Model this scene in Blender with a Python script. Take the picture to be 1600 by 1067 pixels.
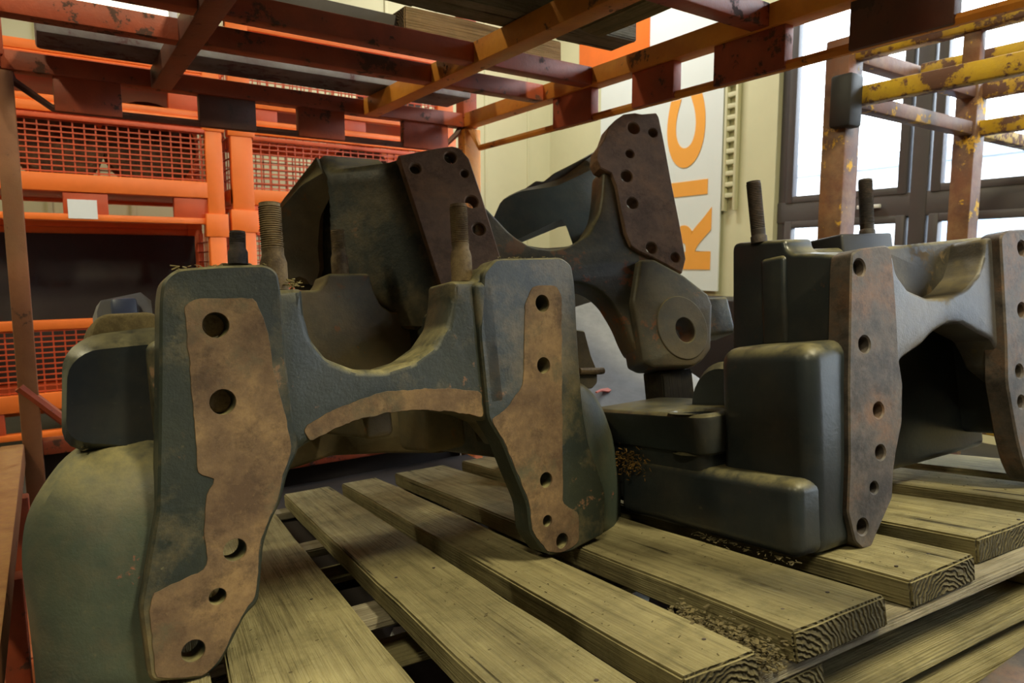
import bpy, bmesh, math, random
from mathutils import Vector, Matrix, noise
random.seed(7)
S = bpy.context.scene
for o in list(bpy.data.objects): bpy.data.objects.remove(o)
COL = S.collection

# ------------------------------------------------------------------ camera
FPX, CX, CY = 1067.0, 800.0, 533.5
EYE = 1.05                                   # camera height over the hall floor
def nrm(v): return Vector(v).normalized()
_Y = nrm((70-CX, 413-CY, FPX)); _X = nrm((2380-CX, 410-CY, FPX)); _X = (_X-_Y*_X.dot(_Y)).normalized(); _Z = _X.cross(_Y)
RW = Matrix((_X, _Y, _Z))                    # camera axes -> hall axes
CAMP = Vector((0, 0, EYE))
def ray(px, py): return RW @ Vector(((px-CX)/FPX, (py-CY)/FPX, 1.0))
cd = bpy.data.cameras.new('camera'); cam = bpy.data.objects.new('camera', cd); COL.objects.link(cam)
cd.sensor_fit = 'HORIZONTAL'; cd.sensor_width = 36; cd.lens = FPX/1600*36; cd.clip_start = .02
_r, _u, _b = RW@Vector((1, 0, 0)), RW@Vector((0, -1, 0)), RW@Vector((0, 0, -1))
M = Matrix((_r, _u, _b)).transposed().to_4x4(); M.translation = CAMP; cam.matrix_world = M
cd.dof.use_dof = True; cd.dof.focus_distance = 1.3; cd.dof.aperture_fstop = 7
S.camera = cam

# ------------------------------------------------------------------ world and light
W = bpy.data.worlds.new('World'); S.world = W; W.use_nodes = True
bg = W.node_tree.nodes['Background']; bg.inputs[0].default_value = (.80, .91, 1, 1); bg.inputs[1].default_value = 12.0
S.view_settings.view_transform = 'Standard'; S.view_settings.look = 'None'; S.view_settings.gamma = 1
S.view_settings.use_curve_mapping = False; S.view_settings.exposure = 0.0
WARM = (1, .90, .57)
def area(loc, rot, sx, sy, power, color):
    l = bpy.data.lights.new('hall_area_light', 'AREA'); l.shape = 'RECTANGLE'; l.size = sx; l.size_y = sy; l.energy = power; l.color = color
    o = bpy.data.objects.new('hall_area_light', l); COL.objects.link(o); o.location = loc; o.rotation_euler = rot
    return o
# ceiling tube lamps over the aisle in front of the racks, then two added lights behind
area((1.5, -1.1, 4.3), (0, 0, 0), .3, 1.5, 225, WARM)
area((-1.7, -1.2, 4.3), (0, 0, 0), .3, 1.5, 115, WARM)
area((-2.4, 3.2, 4.3), (0, 0, 0), 1.5, .25, 110, WARM)  # added unseen light for the fronts of the mesh boxes
area((3.2, 4.2, 4.3), (0, 0, 0), .25, 1.5, 85, (1, .96, .86))  # added unseen light to brighten the pale wall and banner

# ------------------------------------------------------------------ helpers
def lin(r, g, b):
    f = lambda c: (c/255/12.92) if c <= 10 else ((c/255+.055)/1.055)**2.4
    return (f(r), f(g), f(b), 1)
def tag(o, label=None, cat=None, group=None, kind=None):
    if label: o['label'] = label
    if cat: o['category'] = cat
    if group: o['group'] = group
    if kind: o['kind'] = kind
    return o
def empty(name, mat=None, label=None, cat=None, group=None, kind=None):
    o = bpy.data.objects.new(name, None); COL.objects.link(o); o.empty_display_size = .05
    if mat is not None: o.matrix_world = mat
    return tag(o, label, cat, group, kind)
def finish(bm, name, mat, parent=None, sharp=35):
    bmesh.ops.remove_doubles(bm, verts=bm.verts, dist=1e-6)
    bmesh.ops.recalc_face_normals(bm, faces=bm.faces)
    for f in bm.faces: f.smooth = True
    for e in bm.edges:
        if len(e.link_faces) == 2 and e.calc_face_angle(0) > math.radians(sharp): e.smooth = False
    me = bpy.data.meshes.new(name); bm.to_mesh(me); bm.free()
    me.materials.append(mat)
    o = bpy.data.objects.new(name, me); COL.objects.link(o)
    if parent: o.parent = parent
    return o
def bbox(bm, x0, x1, y0, y1, z0, z1, bev=0, mat=None):
    r = bmesh.ops.create_cube(bm, size=1)
    vs = r['verts']
    for v in vs: v.co = Vector(((x0+x1)/2+v.co.x*(x1-x0), (y0+y1)/2+v.co.y*(y1-y0), (z0+z1)/2+v.co.z*(z1-z0)))
    if mat is not None:
        for v in vs: v.co = mat @ v.co
    if bev:
        es = list({e for v in vs for e in v.link_edges})
        bmesh.ops.bevel(bm, geom=es, offset=bev, segments=2, affect='EDGES', profile=.5)
def box(name, a, mat, parent=None, bev=.004):
    bm = bmesh.new(); bbox(bm, *a, bev=bev); return finish(bm, name, mat, parent)
def lathe(bm, prof, seg=24, mat=Matrix()):
    """prof: (radius, height) along local z"""
    rings = []
    for r, h in prof:
        rings.append([bm.verts.new(mat@Vector((r*math.cos(2*math.pi*i/seg), r*math.sin(2*math.pi*i/seg), h))) for i in range(seg)])
    for a, b in zip(rings, rings[1:]):
        for i in range(seg): bm.faces.new((a[i], a[(i+1) % seg], b[(i+1) % seg], b[i]))
    bm.faces.new(rings[0][::-1]); bm.faces.new(rings[-1])
def tube(bm, pts, r, seg=8):
    pts = [Vector(p) for p in pts]; rings = []
    for i, p in enumerate(pts):
        d = (pts[min(i+1, len(pts)-1)]-pts[max(i-1, 0)]).normalized()
        q = d.to_track_quat('Z', 'Y')
        rings.append([bm.verts.new(p+q@Vector((r*math.cos(2*math.pi*k/seg), r*math.sin(2*math.pi*k/seg), 0))) for k in range(seg)])
    for a, b in zip(rings, rings[1:]):
        for i in range(seg): bm.faces.new((a[i], a[(i+1) % seg], b[(i+1) % seg], b[i]))
    bm.faces.new(rings[0][::-1]); bm.faces.new(rings[-1])
def fillet(pts, r, n=4):
    """round the corners of a closed polygon"""
    out = []; N = len(pts)
    for i in range(N):
        p, a, b = Vector(pts[i]), Vector(pts[i-1]), Vector(pts[(i+1) % N])
        d1, d2 = a-p, b-p; l1, l2 = d1.length, d2.length
        if l1 < 1e-6 or l2 < 1e-6: continue
        k = min(r, l1*.48, l2*.48); p1, p2 = p+d1*(k/l1), p+d2*(k/l2)
        for j in range(n+1):
            t = j/n; out.append(p1*(1-t)**2+p*2*t*(1-t)+p2*t*t)
    return out
def resample(pts, n):
    P = [Vector(p) for p in pts]; P.append(P[0]); L = [0]
    for a, b in zip(P, P[1:]): L.append(L[-1]+(b-a).length)
    out = []; k = 0
    for i in range(n):
        s = L[-1]*i/n
        while L[k+1] < s: k += 1
        t = (s-L[k])/max(L[k+1]-L[k], 1e-9); out.append(P[k].lerp(P[k+1], t))
    return out
def loft(bm, rings):
    V = [[bm.verts.new(p) for p in r] for r in rings]; n = len(V[0])
    for a, b in zip(V, V[1:]):
        for i in range(n): bm.faces.new((a[i], a[(i+1) % n], b[(i+1) % n], b[i]))
    bm.faces.new(V[0][::-1]); bm.faces.new(V[-1])
def cplate(name, outline, holes, z0, z1, bev, mat, parent, r=.012, axes=None, jit=0):
    """flat plate with real through holes: outline and holes in local x,y; thickness z0..z1.  axes: optional 4x4 applied to the mesh"""
    cu = bpy.data.curves.new(name, 'CURVE'); cu.dimensions = '2D'; cu.fill_mode = 'BOTH'
    th = abs(z1-z0); cu.extrude = max(th/2-bev, 1e-4); cu.bevel_depth = bev; cu.bevel_resolution = 2 if bev > .004 else 0
    if bev: cu.offset = -bev
    def spl(pts):
        s = cu.splines.new('POLY'); s.points.add(len(pts)-1); s.use_cyclic_u = True
        for p, q in zip(s.points, pts): p.co = (q[0], q[1], 0, 1)
    o2 = fillet([(p[0], p[1]) for p in outline], r)
    if jit:
        o2 = resample(o2, 160); o2 = [Vector((p.x+jit*(noise.noise(Vector((p.x*45, p.y*45, 1)))+.6*noise.noise(Vector((p.x*130, p.y*130, 5)))), p.y+jit*(noise.noise(Vector((p.x*45, p.y*45, 8)))+.6*noise.noise(Vector((p.x*130, p.y*130, 3)))))) for p in o2]
    spl(o2)
    for h in holes:
        hx, hy, ra = h[0], h[1], h[2]; rb = h[3] if len(h) > 3 else ra
        spl([(hx+ra*math.cos(2*math.pi*i/24), hy+rb*math.sin(2*math.pi*i/24)) for i in range(24)])
    t = bpy.data.objects.new('t', cu); COL.objects.link(t)
    dg = bpy.context.evaluated_depsgraph_get(); me = bpy.data.meshes.new_from_object(t.evaluated_get(dg))
    bpy.data.objects.remove(t); bpy.data.curves.remove(cu)
    bm = bmesh.new(); bm.from_mesh(me); bpy.data.meshes.remove(me)
    for v in bm.verts: v.co.z += (z0+z1)/2
    if axes is not None:
        for v in bm.verts: v.co = axes@v.co
    bmesh.ops.remove_doubles(bm, verts=bm.verts, dist=2e-5)
    return finish(bm, name, mat, parent, 30)

# ------------------------------------------------------------------ materials
def new_mat(name):
    m = bpy.data.materials.new(name); m.use_nodes = True; nt = m.node_tree
    return m, nt, nt.nodes['Principled BSDF']
def nd(nt, t, **kw):
    n = nt.nodes.new(t)
    for k, v in kw.items():
        if k.startswith('i_'): n.inputs[k[2:].replace('_', ' ')].default_value = v
        else: setattr(n, k, v)
    return n
def coords(nt, space='Object', scale=(1, 1, 1), rnd=True):
    tc = nd(nt, 'ShaderNodeTexCoord'); mp = nd(nt, 'ShaderNodeMapping'); mp.inputs['Scale'].default_value = scale
    nt.links.new(tc.outputs[space], mp.inputs['Vector'])
    if rnd:
        oi = nd(nt, 'ShaderNodeObjectInfo'); mu = nd(nt, 'ShaderNodeMath', operation='MULTIPLY'); mu.inputs[1].default_value = 37
        nt.links.new(oi.outputs['Random'], mu.inputs[0]); nt.links.new(mu.outputs[0], mp.inputs['Location'])
    return mp.outputs['Vector']
def noisef(nt, vec, scale, detail=6, rough=.6):
    n = nd(nt, 'ShaderNodeTexNoise'); n.inputs['Scale'].default_value = scale; n.inputs['Detail'].default_value = detail; n.inputs['Roughness'].default_value = rough
    nt.links.new(vec, n.inputs['Vector']); return n.outputs['Fac']
def ramp(nt, fac, stops):
    r = nd(nt, 'ShaderNodeValToRGB'); e = r.color_ramp.elements
    while len(e) < len(stops): e.new(.5)
    for el, (p, c) in zip(e, stops):
        el.position = p; el.color = c if len(c) == 4 else (*c, 1)
    nt.links.new(fac, r.inputs['Fac']); return r.outputs['Color']
def bw(a, b): return [(a, (0, 0, 0, 1)), (b, (1, 1, 1, 1))]
def mix(nt, fac, a, b, mode='MIX'):
    m = nd(nt, 'ShaderNodeMix', data_type='RGBA', blend_type=mode)
    for s, v in ((m.inputs[0], fac), (m.inputs[6], a), (m.inputs[7], b)):
        if isinstance(v, (int, float)): s.default_value = v
        elif isinstance(v, tuple): s.default_value = v
        else: nt.links.new(v, s)
    return m.outputs[2]
def mul(nt, a, b, op='MULTIPLY'):
    m = nd(nt, 'ShaderNodeMath', operation=op)
    for s, v in ((m.inputs[0], a), (m.inputs[1], b)):
        if isinstance(v, (int, float)): s.default_value = v
        else: nt.links.new(v, s)
    return m.outputs[0]
def bump(nt, h, strength, dist, bsdf):
    b = nd(nt, 'ShaderNodeBump'); b.inputs['Strength'].default_value = strength; b.inputs['Distance'].default_value = dist
    nt.links.new(h, b.inputs['Height']); nt.links.new(b.outputs['Normal'], bsdf.inputs['Normal'])
def upness(nt, lo, hi):
    g = nd(nt, 'ShaderNodeNewGeometry'); s = nd(nt, 'ShaderNodeSeparateXYZ'); nt.links.new(g.outputs['Normal'], s.inputs[0])
    mr = nd(nt, 'ShaderNodeMapRange', interpolation_type='SMOOTHSTEP'); mr.inputs['From Min'].default_value = lo; mr.inputs['From Max'].default_value = hi
    nt.links.new(s.outputs['Z'], mr.inputs['Value']); return mr.outputs['Result']
def paint_mat(name, base, base2, rust, dust, rust_amt=.62, dust_amt=1.0, rough=.45, scale=1.0, spec=.5, film_amt=None, fine=1.0):
    """worn paint over iron: two paint tones, rust blotches, settled dust on what faces up, fine speckle"""
    m, nt, b = new_mat(name); v = coords(nt)
    n1 = noisef(nt, v, 6*scale, 5, .65); n2 = noisef(nt, v, 22*scale, 6, .7); n3 = noisef(nt, v, 240*scale, 2, .6)
    c = mix(nt, ramp(nt, n1, bw(.38, .64)), base, base2)
    r = ramp(nt, mul(nt, n2, mul(nt, n1, 2.0)), bw(rust_amt, rust_amt+.07))
    c = mix(nt, r, c, rust)
    film = mul(nt, ramp(nt, noisef(nt, v, 3.2*scale, 8, .72), bw(.46, .66)), .55*dust_amt if film_amt is None else film_amt)
    c = mix(nt, film, c, mix(nt, .5, rust, dust))
    d = mul(nt, mul(nt, upness(nt, .25, .85), ramp(nt, n2, bw(.30, .62))), dust_amt)
    d2 = mul(nt, ramp(nt, noisef(nt, v, 70*scale, 3, .7), bw(.66, .78)), .25*dust_amt)
    dd = nd(nt, 'ShaderNodeMath', operation='MAXIMUM'); nt.links.new(d, dd.inputs[0]); nt.links.new(d2, dd.inputs[1])
    c = mix(nt, dd.outputs[0], c, dust)
    nt.links.new(c, b.inputs['Base Color'])
    rr = mul(nt, mul(nt, dd.outputs[0], .45), rough, 'ADD'); rr2 = mul(nt, mul(nt, r, .3), rr, 'ADD'); nt.links.new(rr2, b.inputs['Roughness'])
    b.inputs['Specular IOR Level'].default_value = spec
    hh = mul(nt, mul(nt, n3, .14*fine), mul(nt, n2, 1.0), 'ADD'); bump(nt, hh, .55*fine, .003, b)
    return m
def rust_mat(name, a, b_, c_, rough=.8, scale=1.0, patch=None):
    m, nt, b = new_mat(name); v = coords(nt)
    n1 = noisef(nt, v, 7*scale, 6, .7); n2 = noisef(nt, v, 45*scale, 6, .75)
    c = ramp(nt, n1, [(.38, a), (.50, b_), (.63, c_)])
    c = mix(nt, mul(nt, ramp(nt, n2, bw(.42, .75)), .6), c, a)
    c = mix(nt, mul(nt, ramp(nt, noisef(nt, v, 11*scale, 8, .8), bw(.50, .62)), .6), c, tuple(x*.5 for x in a[:3])+(1,))
    if patch: c = mix(nt, mul(nt, ramp(nt, noisef(nt, v, 5*scale, 8, .7), bw(.54, .64)), .8), c, patch)
    c = mix(nt, mul(nt, ramp(nt, noisef(nt, v, 130*scale, 3, .7), bw(.60, .74)), .35), c, c_)
    nt.links.new(c, b.inputs['Base Color']); b.inputs['Roughness'].default_value = rough; b.inputs['Specular IOR Level'].default_value = .3
    bump(nt, n2, .6, .002, b); return m
def wood_mat(name, a, b_, dark, scale=1.0):
    """sawn weathered board: grain along local x, growth rings on the sawn ends"""
    m, nt, b = new_mat(name); v = coords(nt, scale=(1.2, 26, 26)); v0 = coords(nt)
    n1 = noisef(nt, v, 2.2*scale, 8, .7); n2 = noisef(nt, v0, 5, 4, .6); n3 = noisef(nt, coords(nt, scale=(2.5, 160, 160)), 1.5, 3, .6)
    c = ramp(nt, n1, [(.28, dark), (.45, a), (.7, b_)])
    c = mix(nt, ramp(nt, n2, bw(.35, .75)), c, mix(nt, .55, c, dark))
    c = mix(nt, mul(nt, ramp(nt, n3, bw(.60, .72)), .55), c, dark)
    oi = nd(nt, 'ShaderNodeObjectInfo'); c = mix(nt, mul(nt, oi.outputs['Random'], .45), c, mix(nt, .6, c, dark))
    c = mix(nt, mul(nt, ramp(nt, noisef(nt, v0, 14, 8, .75), bw(.50, .72)), .6), c, lin(84, 78, 52))
    crk = mul(nt, ramp(nt, noisef(nt, coords(nt, scale=(.7, 42, 42)), 1.1, 2, .5), bw(.66, .69)), ramp(nt, n2, bw(.40, .55)))
    c = mix(nt, mul(nt, crk, .85), c, lin(34, 28, 18))
    w = nd(nt, 'ShaderNodeTexWave', wave_type='RINGS', rings_direction='X'); w.inputs['Scale'].default_value = 38; w.inputs['Distortion'].default_value = 9; w.inputs['Detail'].default_value = 3
    cxy = nd(nt, 'ShaderNodeCombineXYZ'); cxy.inputs[2].default_value = .055; oo = nd(nt, 'ShaderNodeObjectInfo')
    nt.links.new(mul(nt, mul(nt, oo.outputs['Random'], .5, 'SUBTRACT'), .22), cxy.inputs[1])
    va = nd(nt, 'ShaderNodeVectorMath', operation='ADD'); nt.links.new(coords(nt, rnd=False), va.inputs[0]); nt.links.new(cxy.outputs[0], va.inputs[1]); nt.links.new(va.outputs[0], w.inputs['Vector'])
    tcn = nd(nt, 'ShaderNodeTexCoord'); sp = nd(nt, 'ShaderNodeSeparateXYZ'); nt.links.new(tcn.outputs['Normal'], sp.inputs[0])
    ab = nd(nt, 'ShaderNodeMath', operation='ABSOLUTE'); nt.links.new(sp.outputs['X'], ab.inputs[0])
    endf = ramp(nt, ab.outputs[0], bw(.6, .85))
    endc = mix(nt, ramp(nt, noisef(nt, v0, 30, 6, .7), bw(.35, .7)), mix(nt, w.outputs['Fac'], tuple(x*.4 for x in dark[:3])+(1,), mix(nt, .65, a, dark)), tuple(x*.6 for x in dark[:3])+(1,))
    c = mix(nt, endf, c, endc); nt.links.new(c, b.inputs['Base Color']); b.inputs['Roughness'].default_value = .85; b.inputs['Specular IOR Level'].default_value = .2
    bump(nt, mix(nt, endf, mul(nt, mul(nt, n1, n3, 'ADD'), mul(nt, crk, 1.5), 'SUBTRACT'), w.outputs['Fac']), .9, .005, b); return m
def plain(name, col, rough=.6, metal=0, emit=None, var=.15, sc=8):
    m, nt, b = new_mat(name)
    n = noisef(nt, coords(nt), sc, 5, .65); d = tuple(x*(1-var*2) for x in col[:3])+(1,)
    nt.links.new(ramp(nt, n, [(.3, d), (.7, col)]), b.inputs['Base Color']); b.inputs['Roughness'].default_value = rough; b.inputs['Metallic'].default_value = metal
    if emit: b.inputs['Emission Color'].default_value = col; b.inputs['Emission Strength'].default_value = emit
    return m
DUST = lin(150, 140, 96)
GREEN = paint_mat('worn_green_paint', lin(35, 41, 38), lin(46, 50, 42), lin(112, 82, 60), DUST, .70, .9, .42, film_amt=.6)
BLACKG = paint_mat('dark_gloss_paint', lin(34, 39, 44), lin(42, 48, 52), lin(110, 72, 50), DUST, .84, .5, .30, film_amt=.10, fine=.5)
BROWNC = paint_mat('dusty_brown_paint', lin(98, 84, 58), lin(74, 72, 56), lin(120, 84, 56), DUST, .62, 1.0, .6)
BROWND = paint_mat('greasy_brown_paint', lin(70, 62, 46), lin(48, 44, 38), lin(92, 76, 52), DUST, .66, .8, .5)
OLIVE = paint_mat('olive_brown_paint', lin(74, 66, 50), lin(52, 51, 43), lin(116, 74, 52), DUST, .66, .8, .5, film_amt=.3)
GREEN2 = paint_mat('rust_stained_green_paint', lin(40, 44, 40), lin(70, 64, 50), lin(120, 74, 52), DUST, .58, .9, .45, film_amt=.35)
GREYC = paint_mat('dusty_grey_paint', lin(104, 104, 106), lin(98, 100, 102), lin(110, 90, 80), lin(160, 160, 160), .85, .25, .6, film_amt=.1, fine=.3)
BODYG = paint_mat('sage_green_paint', lin(74, 82, 70), lin(60, 69, 62), lin(140, 84, 66), DUST, .74, .9, .5, film_amt=.25)
RUST = rust_mat('brown_rust', lin(82, 64, 49), lin(108, 87, 65), lin(132, 107, 76), patch=lin(78, 76, 60))
DRUST = rust_mat('dark_rust', lin(100, 78, 62), lin(122, 95, 74), lin(138, 104, 76), .7)
GRUST = rust_mat('grey_rust', lin(60, 56, 56), lin(90, 82, 76), lin(112, 86, 68), .5)
GDIRT = paint_mat('grey_greasy_paint', lin(70, 70, 76), lin(54, 52, 52), lin(92, 82, 66), lin(110, 100, 76), .60, .9, .35)
STUD = rust_mat('stud_rust', lin(92, 76, 56), lin(128, 108, 78), lin(140, 120, 86), .7, 3)
DSTUD = rust_mat('stud_dark', lin(50, 46, 46), lin(70, 62, 58), lin(90, 76, 66), .6, 3)
WOOD = wood_mat('weathered_board', lin(150, 140, 102), lin(176, 166, 124), lin(88, 80, 58))
WOOD2 = wood_mat('grey_board', lin(150, 142, 122), lin(178, 170, 150), lin(100, 90, 72))
RACK = paint_mat('red_oxide_paint', lin(172, 76, 44), lin(140, 62, 42), lin(78, 50, 42), lin(196, 120, 70), .60, .5, .5)
RACKY = paint_mat('orange_yellow_paint', lin(226, 148, 50), lin(206, 122, 42), lin(110, 74, 50), lin(190, 150, 80), .66, .5, .5)
RACKD = paint_mat('dark_rack_paint', lin(98, 54, 44), lin(76, 48, 44), lin(60, 46, 44), lin(150, 110, 80), .60, .5, .5)
RACKT = paint_mat('tan_rack_paint', lin(140, 88, 54), lin(122, 76, 48), lin(82, 56, 44), lin(176, 136, 86), .66, .7, .6)
YEL = paint_mat('flaking_yellow_paint', lin(206, 170, 40), lin(176, 136, 50), lin(104, 72, 60), lin(170, 160, 150), .50, .6, .5)
YELB = paint_mat('backlit_yellow_paint', lin(112, 70, 50), lin(92, 66, 58), lin(206, 160, 50), lin(170, 150, 140), .62, .6, .5)  # yellow paint darkened to brown: the backlit shade is in the colour
ORANGE = plain('orange_enamel', lin(250, 122, 44), .45, var=.05)
ORANGED = plain('red_orange_enamel', lin(214, 84, 40), .5, var=.1)
BEAMG = paint_mat('grey_beam_paint', lin(128, 124, 126), lin(96, 80, 84), lin(90, 60, 64), lin(150, 150, 140), .60, .4, .6)
WALLM = plain('cream_plaster', lin(214, 212, 178), .85, var=.03, sc=3)
FLOORM = plain('grey_concrete', lin(66, 63, 58), .8, var=.15, sc=4)
CEILM = plain('ceiling_grey', lin(62, 60, 56), .9, var=.03)
WALLD = plain('grey_wall', lin(70, 68, 64), .85, var=.05, sc=3)
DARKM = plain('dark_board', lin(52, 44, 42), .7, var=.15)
FRAMEM = plain('window_frame_brown', lin(84, 80, 84), .4, var=.05)
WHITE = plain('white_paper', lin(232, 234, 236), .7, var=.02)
TUBEM = plain('lit_tube', (1, .95, .72, 1), .5, emit=3.0, var=0)
BANW = plain('banner_white', lin(226, 234, 236), .5, var=.01)
BANO = plain('banner_orange', lin(246, 172, 74), .5, var=.02)
BLACKP = plain('black_plastic', lin(34, 34, 38), .5)
BLUEG = plain('blue_grey_paint', lin(70, 78, 104), .4)
REDP = plain('red_paint_chip', lin(196, 92, 70), .6)
STRAW = plain('dry_straw', lin(176, 160, 108), .9, var=.3, sc=60)
DIRT = plain('dry_dirt', lin(110, 98, 66), .95, var=.35, sc=60)

# ------------------------------------------------------------------ local frames
class Fr:
    """a thing's own axes: U across its face, V up, W away; a pixel is placed on the plane W = w (or U = u)"""
    def __init__(s, o, U, V):
        s.o = Vector(o); s.U = Vector(U).normalized(); s.V = (Vector(V)-s.U*Vector(V).dot(s.U)).normalized(); s.N = s.U.cross(s.V); s.W = -s.N
        m = Matrix((s.U, s.V, s.N)).transposed().to_4x4(); m.translation = s.o; s.m = m
    def at(s, px, py, w=0):
        d = ray(px, py); t = ((s.o-CAMP).dot(s.W)+w)/d.dot(s.W); q = CAMP+d*t-s.o
        return (q.dot(s.U), q.dot(s.V))
    k = 0.0                                  # draft of the flank: U grows by k per unit of V
    def side(s, px, py, u=0):
        n = s.U-s.V*s.k; d = ray(px, py); t = ((s.o-CAMP).dot(n)+u)/d.dot(n); q = CAMP+d*t-s.o
        return (max(q.dot(s.W), .012), q.dot(s.V))
    def top(s, px, py, v=0):
        d = ray(px, py); t = ((s.o-CAMP).dot(s.V)+v)/d.dot(s.V); q = CAMP+d*t-s.o
        return (q.dot(s.U), q.dot(s.W))
    def pts(s, P, w=0): return [s.at(x, y, w) for x, y in P]
    def holes(s, H, w=0):
        out = []
        for h in H:
            a = s.at(h[0], h[1], w); b = s.at(h[0], h[1]-h[2], w); out.append((a[0], a[1], abs(b[1]-a[1])))
        return out
def plate(fr, name, P, H, w0, w1, mat, par, bev=.004, r=.012, tw=None, jit=0):
    return cplate(name, fr.pts(P, w0 if tw is None else tw), fr.holes(H, w0 if tw is None else tw), -w1, -w0, bev, mat, par, r, None, jit)
def lump(fr, name, secs, mat, par, n=48, r=.03, floor_u=None):
    """body through several outlines, each traced at its own depth w"""
    rings = []
    for w, P, in secs:
        q = resample(fillet(fr.pts(P, w), r), n); rings.append([Vector((p[0], max(p[1], .003) if floor_u is not None and p[0] > floor_u else p[1], -w)) for p in q])
    bm = bmesh.new(); loft(bm, rings); return finish(bm, name, mat, par, 40)
def sideplate(fr, name, P, u0, u1, mat, par, bev=.006, r=.015, H=()):
    """prism whose outline lies on the plane U = u0 and which runs to U = u1"""
    q = [fr.side(x, y, u0) for x, y in P]
    hs = []
    for h in H:
        a = fr.side(h[0], h[1], u0); b = fr.side(h[0], h[1]-h[2], u0); hs.append((a[0], a[1], abs(b[1]-a[1])))
    ax = Matrix(((0, fr.k, 1, 0), (0, 1, 0, 0), (-1, 0, 0, 0), (0, 0, 0, 1)))      # (w, v, u) -> (u, v, -w)
    return cplate(name, q, hs, min(u0, u1), max(u0, u1), bev, mat, par, r, ax)
def rbox(name, u0, u1, v0, v1, w0, w1, r, mat, par, seg=4, k=0):
    bm = bmesh.new(); c = bmesh.ops.create_cube(bm, size=1)['verts']
    for v in c: v.co = Vector(((u0+u1)/2+v.co.x*(u1-u0), (v0+v1)/2+v.co.y*(v1-v0), -(w0+w1)/2+v.co.z*(w1-w0)))
    bmesh.ops.bevel(bm, geom=bm.edges[:], offset=r, segments=seg, affect='EDGES', profile=.5)
    for v in bm.verts: v.co.x += k*v.co.y
    return finish(bm, name, mat, par, 50)
def stud(fr, base, top, w, rad, collar, mat, par, collar_h=.05, turns=None):
    """threaded stud standing on a shoulder: base and top are pixels on the plane W = w"""
    a, b = fr.at(*base, w), fr.at(*top, w); A = Vector((a[0], a[1], -w)); B = Vector((b[0], b[1], -w)); L = (B-A).length
    q = (B-A).to_track_quat('Z', 'Y').to_matrix().to_4x4(); q.translation = A
    prof = [(collar, -.005), (collar, collar_h*.8), (collar*.86, collar_h), (rad*.96, collar_h+.002)]; h = collar_h+.012; p = .0038
    prof.append((rad*.96, h))
    while h < L-.006: prof += [(rad, h+p*.5), (rad*.90, h+p)]; h += p
    prof += [(rad*.93, L), (rad*.5, L+.001)]
    bm = bmesh.new(); lathe(bm, prof, 20, q); o = finish(bm, 'stud', mat, par, 60); return o

# pallet axes: dropped at its far left corner into the frame, so it lies askew
BD = nrm((260-CX, 598-CY, FPX)); CD = nrm((2850-CX, 323-CY, FPX)); CD = (CD-BD*CD.dot(BD)).normalized(); UD = CD.cross(BD)
PB, PC, PN = RW@BD, RW@CD, RW@UD
PH = .45                                      # pallet top below the eye, along the pallet's normal
def on_pallet(px, py, up=0):
    d = ray(px, py); return CAMP+d*((PH-up)/(-d.dot(PN)))
PO = on_pallet(1240, 988)
def pw(c, b, n=0): return PO+PC*c+PB*b+PN*n
PFR = Fr(PO, PC, PN)

# ------------------------------------------------------------------ the hall
X0, X1, Y0, Y1, ZC = -4.2, 4.5, -5.0, 5.9, 4.6
def struct(name, a, mat, bev=0): return tag(box(name, a, mat, None, bev), kind='structure')
struct('floor', (X0, X1, Y0, Y1, -.1, 0), FLOORM)
struct('ceiling', (X0, X1, Y0, Y1, ZC, ZC+.1), CEILM)
struct('wall_back', (X0, X1+.2, Y1, Y1+.15, 0, ZC), WALLM)
struct('wall_left', (X0-.15, X0, Y0, Y1, 0, ZC), WALLD)
struct('wall_front', (X0, X1+.2, Y0-.15, Y0, 0, ZC), WALLD)
def on_x(px, py, x=X1):
    d = ray(px, py); t = x/d.x; q = CAMP+d*t; return q.y, q.z
def on_y(px, py, y):
    d = ray(px, py); t = y/d.y; q = CAMP+d*t; return q.x, q.z
def on_z(px, py, z):
    d = ray(px, py); t = (z-EYE)/d.z; q = CAMP+d*t; return q.x, q.y
wy1 = on_x(1212, 250)[0]                     # left jamb of the window run
za = on_x(1260, 344)[1]; zb = on_x(1260, 315)[1]; ZS, ZH = .75, 3.55
pitch = on_x(1243, 300)[0]-on_x(1478, 290)[0]
NW = 4; wy0 = wy1-NW*2*pitch-.1
bm = bmesh.new()
for a in [(X1, X1+.2, Y0, Y1, 0, ZS), (X1, X1+.2, Y0, Y1, ZH, ZC), (X1, X1+.2, wy1, Y1, ZS, ZH), (X1, X1+.2, Y0, wy0, ZS, ZH)]: bbox(bm, *a)
tag(finish(bm, 'wall_right', WALLM), kind='structure')
GL, gnt, gb = new_mat('window_glass')
gnt.nodes.remove(gb); tr = nd(gnt, 'ShaderNodeBsdfTransparent'); gg = nd(gnt, 'ShaderNodeBsdfGlossy'); gg.inputs['Roughness'].default_value = .03
mx = nd(gnt, 'ShaderNodeMixShader'); mx.inputs[0].default_value = .06
gnt.links.new(tr.outputs[0], mx.inputs[1]); gnt.links.new(gg.outputs[0], mx.inputs[2]); gnt.links.new(mx.outputs[0], gnt.nodes['Material Output'].inputs[0])
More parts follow.
